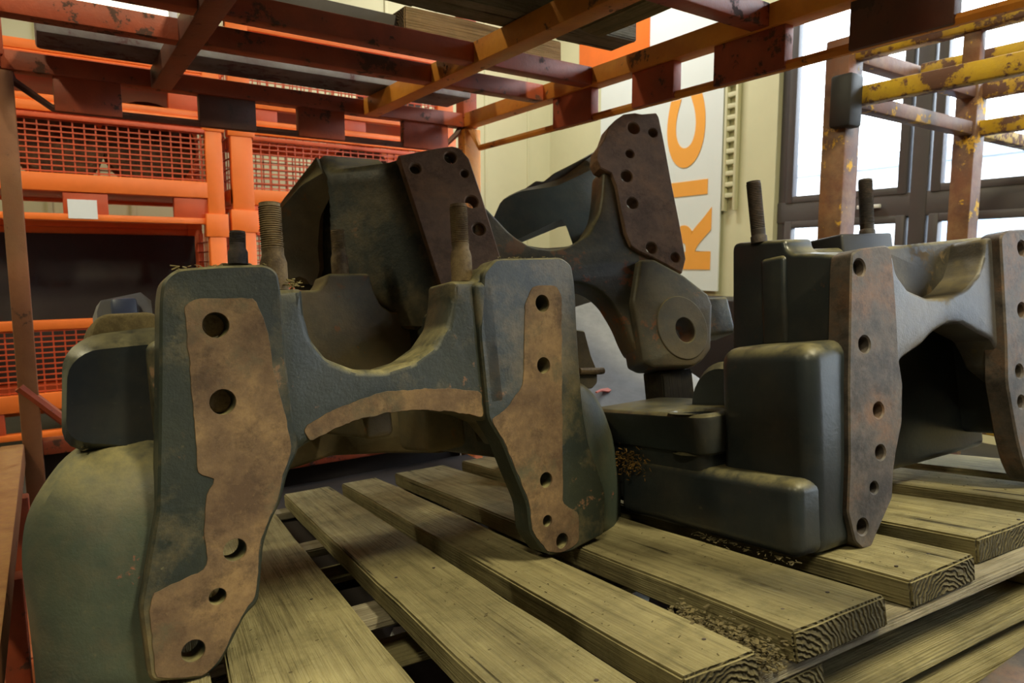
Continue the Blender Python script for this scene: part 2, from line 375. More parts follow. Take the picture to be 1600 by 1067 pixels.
for k in range(NW):
    yb = wy1-k*2*pitch; ya = yb-2*pitch
    w = empty('window_%d' % (k+1), Matrix.Translation((X1+.1, (ya+yb)/2, ZS)), kind='structure'); inv = Matrix.Translation((-X1-.1, -(ya+yb)/2, -ZS))
    def fpart(name, a, mat=FRAMEM, bev=.008):
        bm = bmesh.new(); bbox(bm, *a, bev=bev, mat=inv); return finish(bm, name, mat, w)
    fpart('sill', (X1-.04, X1+.16, ya, yb, ZS-.03, ZS+.03))
    fpart('head_rail', (X1+.04, X1+.16, ya, yb, ZH-.08, ZH))
    fpart('transom', (X1+.04, X1+.16, ya, yb, za-.01, zb+.01))
    for y in (ya, yb-.09): fpart('jamb', (X1+.05, X1+.15, y, y+.09, ZS, ZH))
    fpart('mullion', (X1+.034, X1+.166, (ya+yb)/2-.05, (ya+yb)/2+.05, ZS, ZH))
    for j in range(2):
        p0, p1 = ya+j*pitch+.07, ya+(j+1)*pitch-.07
        for z0, z1 in ((ZS+.05, za), (zb, ZH-.1)):
            for a in ((p0+.055, p1-.055, z0, z0+.05), (p0+.055, p1-.055, z1-.05, z1), (p0, p0+.06, z0, z1), (p1-.06, p1, z0, z1)): fpart('sash_rail', ((X1+.03, X1+.09) if a[0] != p0+.055 else (X1+.033, X1+.087))+a)
            fpart('pane', (X1+.055, X1+.063, p0+.03, p1-.03, z0+.03, z1-.03), GL, 0)
        fpart('handle', (X1, X1+.03, p0+.15, p0+.30, (za+zb)/2-.012, (za+zb)/2+.012), WHITE, .004)
# pale works hall across the yard
yb = empty('works_building', Matrix.Translation((16, 2, 0)), 'pale long building across the yard beyond the window', 'building')
PALE = plain('pale_facade', lin(226, 230, 236), .8, var=.02); PALEB = plain('pale_blue_door', lin(150, 180, 214), .6, var=.05)
box('facade', (0, 3, -14, 12, -1, 3.2), PALE, yb, 0); box('roof_edge', (-.3, 3.2, -14, 12, 3.2, 3.5), plain('roof_edge_grey', lin(170, 180, 190), .6), yb, 0)
for y in (-6.5, -3.6, 1, 4): box('gate', (-.06, .02, y, y+1.6, 0, 2.6), PALEB, yb, 0)
tag(box('yard', (X1+.3, 30, -25, 25, -.3, -.1), FLOORM, None, 0), kind='structure')
# wall battens, cable ladder and boards on the walls
for i in range(16):
    x = -3.6+i*.52
    tag(box('trim_%d' % (i+1), (x, x+.03, Y1-.015, Y1, 0, ZC), WALLM, None, .003), kind='structure')
y0, z0 = on_x(1158, 170); y1, z1 = on_x(1135, 310)
ld = empty('cable_ladder', Matrix.Translation((X1-.03, (y0+y1)/2, 0)), 'perforated cream cable tray running down the pale wall beside the windows', 'cable tray')
for s in (-.05, .05): box('rail', (-.02, .02, s-.012, s+.012, z1-.1, z0+.6), WALLM, ld)
z = z1
while z < z0+.5: box('rung', (-.015, .015, -.05, .05, z, z+.035), WALLM, ld); z += .085

# hanging banner with orange letters reading upward
by0, by1 = on_x(944, 250)[0], on_x(1134, 250)[0]; bz0 = on_x(1137, 455)[1]; bz1 = bz0+3.0; BX = X1-.05
ban = empty('banner', Matrix.Translation((BX, (by0+by1)/2, bz0)), 'tall white hanging banner with orange capital letters reading upward', 'banner')
bm = bmesh.new(); inv = Matrix.Translation((-BX, -(by0+by1)/2, -bz0)); bbox(bm, BX, BX+.012, by1, by0, bz0, bz1, mat=inv); finish(bm, 'cloth', BANW, ban)
bm = bmesh.new(); bbox(bm, BX-.01, BX+.03, by1-.03, by0+.03, bz1-.03, bz1+.02, .01, inv); finish(bm, 'top_rail', BLACKP, ban)
def letter(txt, c0, c1, left, right):
    """one letter turned to read upward: from pixel y c0 (its start, low) to c1, cap height from pixel x left to right"""
    cu = bpy.data.curves.new('t', 'FONT'); cu.body = txt; cu.extrude = .002; cu.offset = .05; t = bpy.data.objects.new('t', cu); COL.objects.link(t)
    dg = bpy.context.evaluated_depsgraph_get(); me = bpy.data.meshes.new_from_object(t.evaluated_get(dg)); bpy.data.objects.remove(t)
    xs = [v.co.x for v in me.vertices]; ys = [v.co.y for v in me.vertices]
    ya_, zlo = on_x((left+right)/2, c0, BX); zhi = on_x((left+right)/2, c1, BX)[1]; yl = on_x(left, (c0+c1)/2, BX)[0]; yr = on_x(right, (c0+c1)/2, BX)[0]
    bm = bmesh.new(); bm.from_mesh(me); bpy.data.meshes.remove(me)
    for v in bm.verts:
        s = (v.co.x-min(xs))/(max(xs)-min(xs)); h = (v.co.y-min(ys))/(max(ys)-min(ys))
        v.co = Vector((-.003+v.co.z, yr+(yl-yr)*h-(by0+by1)/2, zlo+(zhi-zlo)*s-bz0))
    return finish(bm, 'letter', BANO, ban)
letter('C', 262, 152, 1043, 1102); letter('I', 306, 283, 1048, 1106); letter('R', 421, 326, 1050, 1111); letter('T', 505, 436, 1052, 1114)
y0, z0 = on_x(912, 70); y1, z1 = on_x(1022, 70)
tag(box('wall_board', (X1-.06, X1-.01, y1, y0, z1-.05, z1+1.3), ORANGE, None, .01), 'plain bright orange board high on the pale wall above the banner', 'board')
y0, z0 = on_x(1127, 458); y1, z1 = on_x(1210, 458)
tag(rbox('floor_cabinet', 0, 1, 0, 1, 0, 1, .02, BLACKP, None), 'low black cabinet against the wall under the white banner', 'cabinet')
fc = bpy.data.objects['floor_cabinet']; fc.matrix_world = Matrix.Translation((X1-.5, y1-.6, 0)) @ Matrix.Diagonal((.45, 2.4, z0-.02, 1)) @ Matrix.Rotation(math.pi/2, 4, 'X')
fc.data.transform(fc.matrix_world); fc.matrix_world = Matrix()

# tube lamps that hang in view or above the aisle
def batten(label, x0, x1, y, z, along='X', group='tube lamps of the hall'):
    e = empty('tube_lamp', Matrix.Translation(((x0+x1)/2, y, z)) @ Matrix.Rotation(0 if along == 'X' else math.pi/2, 4, 'Z'), label, 'lamp', group); L = (x1-x0)/2
    box('housing', (-L, L, -.07, .07, .04, .1), WHITE, e)
    for s in (-.035, .035):
        bm = bmesh.new(); tube(bm, [(-L+.03, s, .015), (L-.03, s, .015)], .018, 10); finish(bm, 'tube', TUBEM, e)
    for s in (-1, 1): box('end_cap', (s*L-.03, s*L+.03, -.06, .06, -.01, .05), WHITE, e)
    return e
xa, zz = on_y(482, 62, Y1-.12); xb, _ = on_y(650, 98, Y1-.12); batten('lit tube lamp on the back wall seen between the deck bars above', xa, xb, Y1-.12, zz-.03)
xa, zz = on_y(232, 18, Y1-.12); xb, _ = on_y(268, 25, Y1-.12); batten('short lit tube lamp at far left of the back wall, above the mesh boxes', xa-.5, xb, Y1-.12, zz-.02)
for x, y in ((-1.7, -1.2), (1.5, -1.1)): batten('tube lamp hung over the aisle behind the viewer, on the %s' % ('left' if x < 0 else 'right'), x-.8, x+.8, y, 4.32, 'Y')

# ------------------------------------------------------------------ orange mesh boxes behind
GY = 4.2                                     # plane of their fronts
def mesh_box(label, xl, xr, z_foot, z_rim, z_top, dep=.75, gate=None, post=.09, sheet=False, group='orange mesh boxes in the stacks behind'):
    """foot bar, fork feet, bottom rim, posts, wire sides, top rim.  gate: front wire only up to this height"""
    e = empty('mesh_box', Matrix.Translation(((xl+xr)/2, GY, z_foot)), label, 'crate', group); T = Matrix.Translation((-(xl+xr)/2, -GY, -z_foot))
    def b(n, a, m=ORANGE, bev=.006):
        bm = bmesh.new(); bbox(bm, *a, bev=bev, mat=T); return finish(bm, n, m, e)
    b('foot_bar', (xl+post, xr-post, GY, GY+.05, z_foot, z_foot+.035)); b('foot_bar', (xl+post, xr-post, GY+dep-.05, GY+dep, z_foot, z_foot+.035))
    for k in range(3):
        c = xl+(xr-xl)*(.12+.38*k); b('fork_foot', (c-.10, c+.10, GY+.005, GY+.05, z_foot+.03, z_rim), ORANGED)
    for y in (GY-.01, GY+dep-.04): b('bottom_rim', (xl, xr, y, y+.05, z_rim, z_rim+.09))
    for x in (xl, xr-.05): b('side_rim', (x, x+.05, GY, GY+dep, z_rim, z_rim+.09))
    b('base_sheet', (xl+.02, xr-.02, GY+.02, GY+dep-.02, z_rim+.02, z_rim+.04), ORANGED)
    for x in (xl, xr-post):
        for y in (GY-.012, GY+dep-.05): b('post', (x, x+post, y, y+.06, z_foot, z_top))
        b('post_cup', (x-.015, x+post+.015, GY-.02, GY+.06, z_foot-.07, z_foot+.06))
    fz = gate if gate else z_top
    b('top_rim', (xl, xr, GY-.008, GY+.04, fz-.05, fz)); b('top_rim', (xl, xr, GY+dep-.04, GY+dep, z_top-.05, z_top))
    if not gate: b('front_rim_lip', (xl+post, xr-post, GY-.02, GY, fz-.085, fz-.06), ORANGED)
    for y in (GY+.012, GY+dep-.02):
        zt = fz if y < GY+.1 else z_top
        bm = bmesh.new(); x = xl+post
        while x < xr-post: bbox(bm, x-.0035, x+.0035, y-.0035, y+.0035, z_rim+.08, zt-.03, mat=T); x += .05
        z = z_rim+.10
        while z < zt-.03: bbox(bm, xl+post*.6, xr-post*.6, y-.008, y-.001, z-.0035, z+.0035, mat=T); z += .028 if y < GY+.1 else .05
        tag(finish(bm, 'wire_mesh', ORANGED, e), kind='stuff')
    for x in (xl+.03, xr-.03):
        bm = bmesh.new(); y = GY+.05
        while y < GY+dep-.05: bbox(bm, x-.003, x+.003, y-.003, y+.003, z_rim+.08, z_top-.03, mat=T); y += .06
        z = z_rim+.10
        while z < z_top-.03: bbox(bm, x-.003, x+.003, GY+.04, GY+dep-.04, z-.003, z+.003, mat=T); z += .06
        tag(finish(bm, 'wire_mesh', ORANGED, e), kind='stuff')
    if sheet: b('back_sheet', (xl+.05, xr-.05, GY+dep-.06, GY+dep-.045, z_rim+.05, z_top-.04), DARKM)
    return e, b
xr1 = on_y(350, 300, GY)[0]; xl1 = xr1-1.35; xl2 = on_y(363, 300, GY)[0]; xr2 = xl2+1.45
zfA = on_y(200, 347, GY)[1]; zrA = on_y(200, 304, GY)[1]; ztA = on_y(200, 172, GY)[1]
HB = ztA-zfA
eA, bA = mesh_box('orange mesh box at left with a white card on its foot, full of rusty parts', xl1, xr1, zfA, zrA, ztA)
cx0, cz0 = on_y(107, 341, GY); cx1, cz1 = on_y(151, 313, GY); bA('card', (cx0, cx1, GY-.006, GY+.004, cz0, cz1), WHITE, 0)
mesh_box('orange mesh box at the top of the left stack, mostly hidden by the frame deck', xl1, xr1, ztA, ztA+(zrA-zfA), on_y(50, 62, GY)[1])
zg = on_y(80, 500, GY)[1]; zrC = on_y(80, 640, GY)[1]; zfC = zrC-(zrA-zfA)
mesh_box('orange mesh box at the bottom left with an open upper front and dark board inside', xl1, xr1, max(zfC, .06), max(zrC, .2), zfA, gate=zg, sheet=True)
zf2 = on_y(430, 330, GY)[1]
mesh_box('orange mesh box just right of the tall orange post gap, behind the tilted casting', xl2, xr2, zf2-.06, zf2+.03, on_y(500, 208, GY)[1], post=.12)
mesh_box('orange mesh box at the top of the second stack with a dark ring inside', xl2, xr2, on_y(500, 208, GY)[1], on_y(500, 208, GY)[1]+.10, on_y(400, 36, GY)[1], post=.12)
mesh_box('orange mesh box at the bottom of the second stack, hidden behind the castings', xl2, xr2, .06, .16, zf2-.06, post=.12)
BROWNR = rust_mat('dull_brown_rust', lin(74, 52, 38), lin(104, 74, 50), lin(124, 92, 62), .8, 2)
def drum(name, label, c, r, wdt, rot, group=None, mat=BROWNR, hole=.06):
    bm = bmesh.new(); seg = 28
    prof = [(r*hole, 0), (r*.55, 0), (r*.6, wdt*.2), (r*.9, wdt*.15), (r, wdt*.25), (r, wdt*.8), (r*.9, wdt*.9), (r*.55, wdt*.85), (r*hole, wdt)]
    rings = [[bm.verts.new((a*math.cos(2*math.pi*i/seg), a*math.sin(2*math.pi*i/seg), h)) for i in range(seg)] for a, h in prof]
    rings.append(rings[0])
    for a, b in zip(rings, rings[1:]):
        for i in range(seg): bm.faces.new((a[i], a[(i+1) % seg], b[(i+1) % seg], b[i]))
    o = finish(bm, name, mat, None, 40); o.matrix_world = Matrix.Translation(c) @ rot; return tag(o, label, 'machine part', group)
RX = Matrix.Rotation(math.radians(80), 4, 'X')
for (px, py, r, l) in ((95, 285, .21, 'brown rusty wheel hub at the left inside the card-marked mesh box'), (235, 297, .24, 'large dark rusty wheel hub at the right inside the card-marked mesh box')):
    x, z = on_y(px, py, GY+.3); zfl = zrA+.045; drum('wheel_hub', l, (x, GY+.34, zfl+r), r, .16, RX)
x, z = on_y(608, 205, GY+.3); drum('steel_ring', 'dark steel ring lying inside the top box of the second stack', (x, GY+.35, on_y(500, 208, GY)[1]+.155+.24), .24, .12, RX, hole=.7, mat=DSTUD)
x, z = on_y(560, 300, GY+.3); drum('wheel_hub', 'rusty wheel hub inside the mesh box behind the tilted casting', (x, GY+.34, zf2+.03+.045+.2), .2, .16, RX)

# ------------------------------------------------------------------ the stacking frame around the castings, and the one stacked on top
k = 1.0
RL, RR, RB, RF = -.075, 1.60, 2.74, .42      # left and right rail, back, cross rail near the front
RP = -.35                                     # front posts, beside the viewer
zb0, zb1, zt0, zt1 = EYE+.500, EYE+.522, EYE+.612, EYE+.672
up = empty('stacking_frame', Matrix.Translation((.8, 1.6, zb0)), 'red and orange painted steel stacking frame on top, seen from below with its deck bars', 'rack')
UI = Matrix.Translation((-.8, -1.6, -zb0))
def bar(name, a, mat, par=up, inv=UI, bev=.004):
    bm = bmesh.new(); bbox(bm, *a, bev=bev, mat=inv); return finish(bm, name, mat, par)
PT = .075
bar('rear_rail', (RL, RR+PT, RB, RB+.06, zt0, zt1), RACK)
bar('front_rail', (RL, RR+PT, RP-.06, RP, zt0, zt1), RACK)
bar('side_rail', (RL-.06, RL, RP-.06, RB+.06, zt0, zt1), RACK)
bar('side_rail', (RR, RR+.06, RP-.06, RB+.06, zt0, zt1), RACKY)
for y in (2.14, 1.86, 1.16): bar('deck_bar', (RL, RR, y, y+.055, zt0, zt1), RACK)
for x in (.345, 1.125): bar('cross_bar', (x, x+.065, RP, RB, zt0-.004, zt1+.002), RACKD if x < 1 else RACKY)
def strap(name, pts, w, t, mat):
    """bent flat strip: pts run along it"""
    bm = bmesh.new(); tube(bm, pts, w/2, 6)
    for v in bm.verts: v.co = UI@v.co
    return finish(bm, name, mat, up)
zr = zb0+.011
strap('lower_rail', [(RL+.02, RB+.03, zt0), (RL+.03, RB+.03, zt0-.03), (RL+.13, RB+.03, zr), (RR-.10, RB+.03, zr), (RR-.02, RB+.03, zt0-.03), (RR-.0, RB+.03, zt0)], .026, .02, RACKD)
strap('lower_rail', [(RR+.03, RB+.0, zt0), (RR+.03, RB-.03, zt0-.03), (RR+.03, RB-.09, zr), (RR+.03, RP+.12, zr), (RR+.03, RP+.02, zt0-.03), (RR+.03, RP, zt0)], .026, .02, RACKY)
strap('lower_rail', [(RL-.03, RB+.0, zt0), (RL-.03, RB-.03, zt0-.03), (RL-.03, RB-.12, zr), (RL-.03, RP+.12, zr), (RL-.03, RP+.02, zt0-.03), (RL-.03, RP, zt0)], .026, .02, RACKD)
for x0, x1 in ((.06, .255), (.50, .70), (.86, 1.05), (1.31, 1.53)): bar('fork_plate', (x0, x1, RB+.015, RB+.05, zr-.01, zt0+.01), RACKD if x0 in (.5,) else RACK)
for y1_, y0_ in ((2.10, 1.88), (1.68, 1.50), (1.35, 1.12), (.95, .72)): bar('fork_plate', (RR+.012, RR+.048, y0_, y1_, zr-.01, zt0+.01), RACK if y0_ > 1 else RACKD)
for y1_, y0_ in ((2.5, 2.25), (1.5, 1.2)): bar('fork_plate', (RL-.05, RL-.01, y0_, y1_, zr-.01, zt0+.01), RACKD)
for x in (RL-.06, RR-.005):
    for y in (RB-.01, RP-.065): bar('post', (x, x+.07, y, y+.07, zt1-.02, zt1+.9), RACK)
# lower frame
lo = empty('stacking_frame', Matrix.Translation((.8, 1.6, 0)), 'rusty orange steel stacking frame with tall posts that holds the pallet', 'rack'); LI = Matrix.Translation((-.8, -1.6, 0))
def lbar(name, a, mat, bev=.005): return bar(name, a, mat, lo, LI, bev)
zl = EYE-.59
for x, m in ((RL-.055, RACKT), (RR+.0, RACKY)):
    for y in (RB-.01, RP-.065): lbar('post', (x+(.03 if x < 0 else 0), x+.085, y, y+.065, .02, zt0-.005), m)
lbar('side_rail', (RL-.085, RL-.02, RP, RB, zl-.07, zl), RACKT); lbar('side_rail', (RR, RR+.065, RP, RB, EYE-.72, EYE-.65), RACKY)
lbar('rear_rail', (RL, RR, RB, RB+.06, zl-.05, zl), RACK); lbar('rear_rail', (RL, RR, RB, RB+.06, EYE-.83, EYE-.77), RACK)
lbar('rear_shade_sheet', (RL, RR, RB+.062, RB+.068, .04, EYE-.60), DARKM, 0)  # added dark sheet that stands for the shade behind the pallet
lbar('front_rail', (RL, RR, RF-.09, RF-.01, EYE-.70, EYE-.635), GRUST)
for y in (2.45, 1.86, 1.3, .8): lbar('deck_bar', (RL-.05, RR, y, y+.07, EYE-.985, EYE-.905), RACK)
lbar('lower_side_rail', (RL-.06, RL, RP, RB, EYE-.98, EYE-.91), RACK); lbar('lower_side_rail', (RR, RR+.06, RP, RB, EYE-.98, EYE-.91), RACK)
for y in (2.3, 1.7, 1.05): lbar('stanchion', (RL-.05, RL-.005, y, y+.05, EYE-.92, zl-.06), RACK)
bm = bmesh.new(); tube(bm, [(RL-.02, RB-.0, EYE-.40), (RL+.16, RB+.01, EYE-.60)], .018, 8)
for v in bm.verts: v.co = LI@v.co
finish(bm, 'corner_brace', RACK, lo)

# ------------------------------------------------------------------ yellow frame of the next row, by the windows
yr = empty('stacking_frame', Matrix.Translation((3.0, .4, 0)), 'flaking yellow steel stacking frame by the windows at upper right', 'rack'); YI = Matrix.Translation((-3.0, -.4, 0))
def ybar(name, a, mat=YEL, bev=.007): return bar(name, a, mat, yr, YI, bev)
ya0, ya1, yx0, yx1 = -1.65, 1.46, 2.49, 3.55
for x in (yx0, yx1):
    for y in (ya0, ya1): ybar('post', (x, x+.10, y, y+.095, .02, EYE+.83), YELB)
    for z in (.585, .75): ybar('side_rail', (x+.04, x+.10, ya0, ya1+.03, EYE+z, EYE+z+.066), YEL)
    ybar('base_rail', (x+.04, x+.10, ya0, ya1+.03, .25, .32), YEL)
for y in (ya0+.015, ya1+.01):
    for z in (.585, .75): ybar('end_rail', (yx0+.08, yx1+.03, y, y+.065, EYE+z, EYE+z+.06), YELB)
    ybar('base_rail', (yx0+.08, yx1+.03, y, y+.065, .25, .32), YELB)
for y in (.85, .2, -.55): ybar('deck_bar', (yx0+.08, yx1+.07, y, y+.065, EYE+.75, EYE+.815), YELB)
ybar('deck_bar', (yx0+.52, yx0+.59, ya0, ya1, EYE+.757, EYE+.81), YEL)
for y in (ya1-.41, ya1-1.03): ybar('stub', (yx0+.055, yx0+.095, y, y+.055, EYE+.63, EYE+.77), YELB)
ybar('socket', (yx0-.035, yx0+.05, ya1-.035, ya1+.05, EYE+.50, EYE+.69), BLACKP, .012)
ybar('outer_rail', (4.33, 4.40, ya0, ya1+.03, EYE+.585, EYE+.65), YEL); ybar('end_rail', (yx1+.07, 4.4, ya1+.01, ya1+.07, EYE+.585, EYE+.645), YEL)

# ------------------------------------------------------------------ loads on the deck above
Z1 = zt1+.003
bb = tag(box('grey_beam', (.02, 1.50, 2.50, 2.70, Z1, Z1+.085), BEAMG, None, .012), 'long grey and purple stained flat beam lying across the deck above', 'beam')
tag(box('dark_beam', (.35, 1.32, 1.985, 2.11, Z1, Z1+.075), DARKM, None, .008), 'dark narrow beam on the deck above beside the grey flat beam', 'beam')
def timber(name, a, label, jit=.004, mat=WOOD):
    x0, x1, y0, y1, z0, z1 = a; c = Vector(((x0+x1)/2, (y0+y1)/2, (z0+z1)/2))
    return tag(board(name, x1-x0, y1-y0, z1-z0, Matrix.Translation(c), mat, None, jit), label, 'timber')
def board(name, L, Wd, T, mw, mat, par, jit=.003, seed=None, nx=14):
    """sawn board along local x with worn edges and slightly wavy faces"""
    bm = bmesh.new(); ny, nz = 4, 2; sx = random.uniform(0, 90) if seed is None else seed
    V = {}
    for i in range(nx+1):
        for j in range(ny+1):
            for q in range(nz+1):
                if 0 < i < nx and 0 < j < ny and 0 < q < nz: continue
                p = Vector((-L/2+L*i/nx, -Wd/2+Wd*j/ny, -T/2+T*q/nz))
                n = Vector((noise.noise(Vector((p.x*6+sx, p.y*9, p.z*9))), noise.noise(Vector((p.x*5+sx, p.y*9+9, p.z*9))), noise.noise(Vector((p.x*4+sx, p.y*6+31, p.z*6)))))
                V[i, j, q] = bm.verts.new(p+Vector((n.x*jit*1.5, n.y*jit, n.z*jit)))
    def quad(a, b, c, d): bm.faces.new((V[a], V[b], V[c], V[d]))
    for i in range(nx):
        for j in range(ny):
            for q in (0, nz): quad((i, j, q), (i+1, j, q), (i+1, j+1, q), (i, j+1, q))
        for q in range(nz):
            for j in (0, ny): quad((i, j, q), (i+1, j, q), (i+1, j, q+1), (i, j, q+1))
    for j in range(ny):
        for q in range(nz):
            for i in (0, nx): quad((i, j, q), (i, j+1, q), (i, j+1, q+1), (i, j, q+1))
    bmesh.ops.recalc_face_normals(bm, faces=bm.faces)
    es = [e for e in bm.edges if e.calc_face_angle(0) > 1.0]
    bmesh.ops.bevel(bm, geom=es, offset=.004, segments=2, affect='EDGES')
    o = finish(bm, name, mat, par, 50); o.matrix_local = mw; return o
upl = empty('pallet', Matrix.Translation((.8, 1.1, Z1)), 'upper wooden pallet resting on the deck bars overhead at the top edge', 'pallet')
for i_ in range(7):  # boards forward of the visible rear edge are added to shade the castings
    if i_ == 0: continue
    y_ = -.62+i_*.19; board('board', 1.62, .165, .04, Matrix.Translation((0, y_+.03, .125)), WOOD, upl, .003)
for x_ in (-.58, 0, .58): board('bearer', 1.08, .10, .10, Matrix.Translation((x_, .08, .052)) @ Matrix.Rotation(math.pi/2, 4, 'Z'), WOOD, upl, .003)
board('bearer', 1.0, .12, .10, Matrix.Translation((.25, .555, .052)), WOOD2, upl, .004)
timber('timber_beam', (.93, 1.52, 1.93, 2.10, Z1+.0, Z1+.085), 'short brown timber with a broken end on the deck above at right', .004, wood_mat('brown_board', lin(128, 104, 76), lin(150, 122, 90), lin(84, 64, 46)))

# ------------------------------------------------------------------ the pallet
pal = empty('pallet', PFR.m, 'weathered wooden pallet of thick boards lying askew under the castings', 'pallet')
TB, TS, TK, TU = .048, .024, .062, .02        # top board, stringer board, block, bottom board
Lb = 1.92
def along_b(c0, c1, b0, b1, v0, v1):         # local matrix for a board running away from the viewer
    m = Matrix(((0, 1, 0, (c0+c1)/2), (0, 0, 1, (v0+v1)/2), (1, 0, 0, -(b0+b1)/2), (0, 0, 0, 1)))
    return m
def along_c(c0, c1, b0, b1, v0, v1):
    return Matrix(((1, 0, 0, (c0+c1)/2), (0, 0, 1, (v0+v1)/2), (0, -1, 0, -(b0+b1)/2), (0, 0, 0, 1)))
def ctop(px, py): return PFR.top(px, py)
edges = [(-.850, -.745), (-.72, ctop(543, 938)[0]), (ctop(560, 883)[0], ctop(735, 898)[0]), (ctop(907, 961)[0]-.012, ctop(1190, 1017)[0]), (0, ctop(1378, 928)[0]), (ctop(1422, 907)[0], ctop(1500, 860)[0]-.005), (ctop(1523, 839)[0]-.015, .775), (.85, 1.03), (1.09, 1.26)]
b0s = [.0, -.01, -.01, -.005, 0, .012, .05, .03, .02, .03]
for (c0, c1), b0 in zip(edges, b0s):
    board('board', Lb-b0, c1-c0, TB, along_b(c0, c1, b0, Lb, -TB, 0), WOOD, pal)
C0, C1 = -.85, 1.26
for b in (.015, .62, 1.24, Lb-.11): board('stringer_board', C1-C0, .10, TS, along_c(C0, C1, b, b+.10, -TB-TS, -TB), WOOD2, pal, .002)
for b in (.02, .62, 1.24, Lb-.11):
    for c in (-.85, -.30, ctop(1310, 1010)[0]-.07 if b < .1 else .25, .72, 1.12):
        board('block', .10, .14, TK, Matrix(((0, 1, 0, c+.07), (0, 0, 1, -TB-TS-TK/2), (1, 0, 0, -b-.05), (0, 0, 0, 1))), WOOD, pal, .002, nx=3)
for b in (.02, .62, 1.24, Lb-.11): board('bottom_board', C1-C0, .12, TU, along_c(C0, C1, b-.01, b+.11, -TB-TS-TK-TU, -TB-TS-TK), WOOD, pal, .002)
# nails in the board ends
bm = bmesh.new()
NAILS = [(c0+(c1-c0)*t, bb_) for (c0, c1) in edges for t in (.25, .75) for bb_ in (.065, .68)]
for c, b in NAILS: lathe(bm, [(.003, -.002), (.0034, .0006), (.002, .001)], 8, Matrix.Translation((c, 0, -b)) @ Matrix.Rotation(-math.pi/2, 4, 'X'))
tag(finish(bm, 'nail_heads', DSTUD, pal), kind='stuff')
# support timber under the right front end
sup = board('support_timber', 1.0, .13, .07, PFR.m @ along_c(.22, 1.22, -.02, .11, -.245, -.175), WOOD, None)
tag(sup, 'dusty timber packed under the right front end of the pallet', 'timber')

# ------------------------------------------------------------------ casting 1, front left
p0 = on_pallet(318, 1062); p1 = on_pallet(880, 868)
F1 = Fr(p0, p1-p0, PN)
c1 = empty('axle_casting', F1.m, 'large green casting in front with rusty hole plates, saddle and two tall studs', 'casting', 'heavy castings on the pallet')
PTH = .055
LP = [(250, 470), (254, 438), (275, 420), (340, 415), (415, 413), (434, 424), (440, 460), (447, 560), (458, 650), (468, 700), (449, 742), (440, 782), (424, 814), (412, 850), (408, 900), (404, 942), (384, 960), (345, 1038), (320, 1060), (234, 1066), (219, 950), (224, 925), (246, 800), (249, 640)]
LH = [(337, 508, 20), (348, 628, 20), (367, 859, 18), (340, 932, 13.5), (302, 1017, 18)]
plate(F1, 'plate', LP, LH, 0, PTH, GREEN, c1, .004, .012)
LPAD = [(287, 480), (302, 467), (398, 466), (410, 495), (420, 525), (427, 580), (446, 650), (456, 700), (441, 745), (433, 785), (418, 815), (407, 850), (402, 900), (399, 932), (380, 956), (341, 1034), (316, 1056), (243, 1060), (234, 960), (237, 927), (320, 890), (325, 872), (318, 830), (322, 772), (338, 748), (309, 742), (306, 690), (295, 560)]
plate(F1, 'worn_pad', LPAD, LH, -.0015, .004, RUST, c1, .0005, .008, tw=0, jit=.002)
RP = [(756, 425), (775, 404), (878, 402), (894, 414), (899, 445), (905, 560), (912, 640), (920, 690), (947, 772), (945, 834), (908, 853), (895, 862), (866, 868), (851, 864), (829, 832), (824, 788), (802, 735), (785, 692), (763, 655), (758, 600), (750, 520)]
RH = [(847, 474, 13.5), (849, 571, 13), (853, 750, 12.5), (855, 814, 9.5), (878, 845, 12.5)]
plate(F1, 'plate', RP, RH, 0, PTH, GREEN, c1, .004, .012)
RPAD = [(820, 475), (832, 447), (868, 446), (877, 462), (878, 640), (879, 785), (904, 802), (904, 845), (892, 858), (866, 864), (853, 860), (832, 830), (827, 786), (805, 733), (789, 692), (767, 655), (790, 640), (817, 600)]
plate(F1, 'worn_pad', RPAD, RH, -.0015, .004, RUST, c1, .0005, .008, tw=0, jit=.002)
# plugs seen inside the two upper holes of the left plate
for (hx, hy) in ((334, 505), (345, 624)):
    a = F1.at(hx, hy, .03); bm = bmesh.new(); lathe(bm, [(.021, 0), (.021, .02), (.017, .024)], 20, Matrix.Translation((a[0], a[1], -.058))); finish(bm, 'pin_end', STUD, c1)
# front bridge with the U saddle above and the arch below
BR = [(425, 452), (474, 450), (477, 490), (488, 530), (512, 560), (556, 577), (604, 577), (645, 564), (678, 540), (699, 508), (706, 470), (707, 438), (744, 438), (750, 425), (760, 415), (790, 410), (800, 700), (770, 662), (740, 650), (700, 643), (650, 641), (600, 647), (558, 657), (520, 672), (484, 692), (462, 707), (430, 745)]
plate(F1, 'front_bridge', BR, [], .012, .12, GREEN, c1, .014, .008, tw=.012)
BRR = [(474, 668), (520, 640), (600, 612), (700, 606), (752, 612), (756, 652), (700, 642), (650, 640), (600, 646), (558, 656), (520, 671), (484, 691)]
plate(F1, 'worn_pad', BRR, [], .0105, .02, RUST, c1, .0005, .01, tw=.0105, jit=.0025)
rbox('rib', F1.at(752, 500, .02)[0]-.02, F1.at(752, 500, .02)[0]+.03, F1.at(752, 640)[1], F1.at(752, 440)[1], .0, .10, .012, GREEN, c1)
stud(F1, (430, 450), (421, 318), .06, .0195, .0225, STUD, c1, .055); stud(F1, (722, 437), (716, 320), .06, .0185, .022, STUD, c1, .06)
stud(F1, (532, 428), (527, 360), .55, .0185, .022, STUD, c1, .05); stud(F1, (372, 410), (371, 362), .50, .0185, .022, DSTUD, c1, .03)
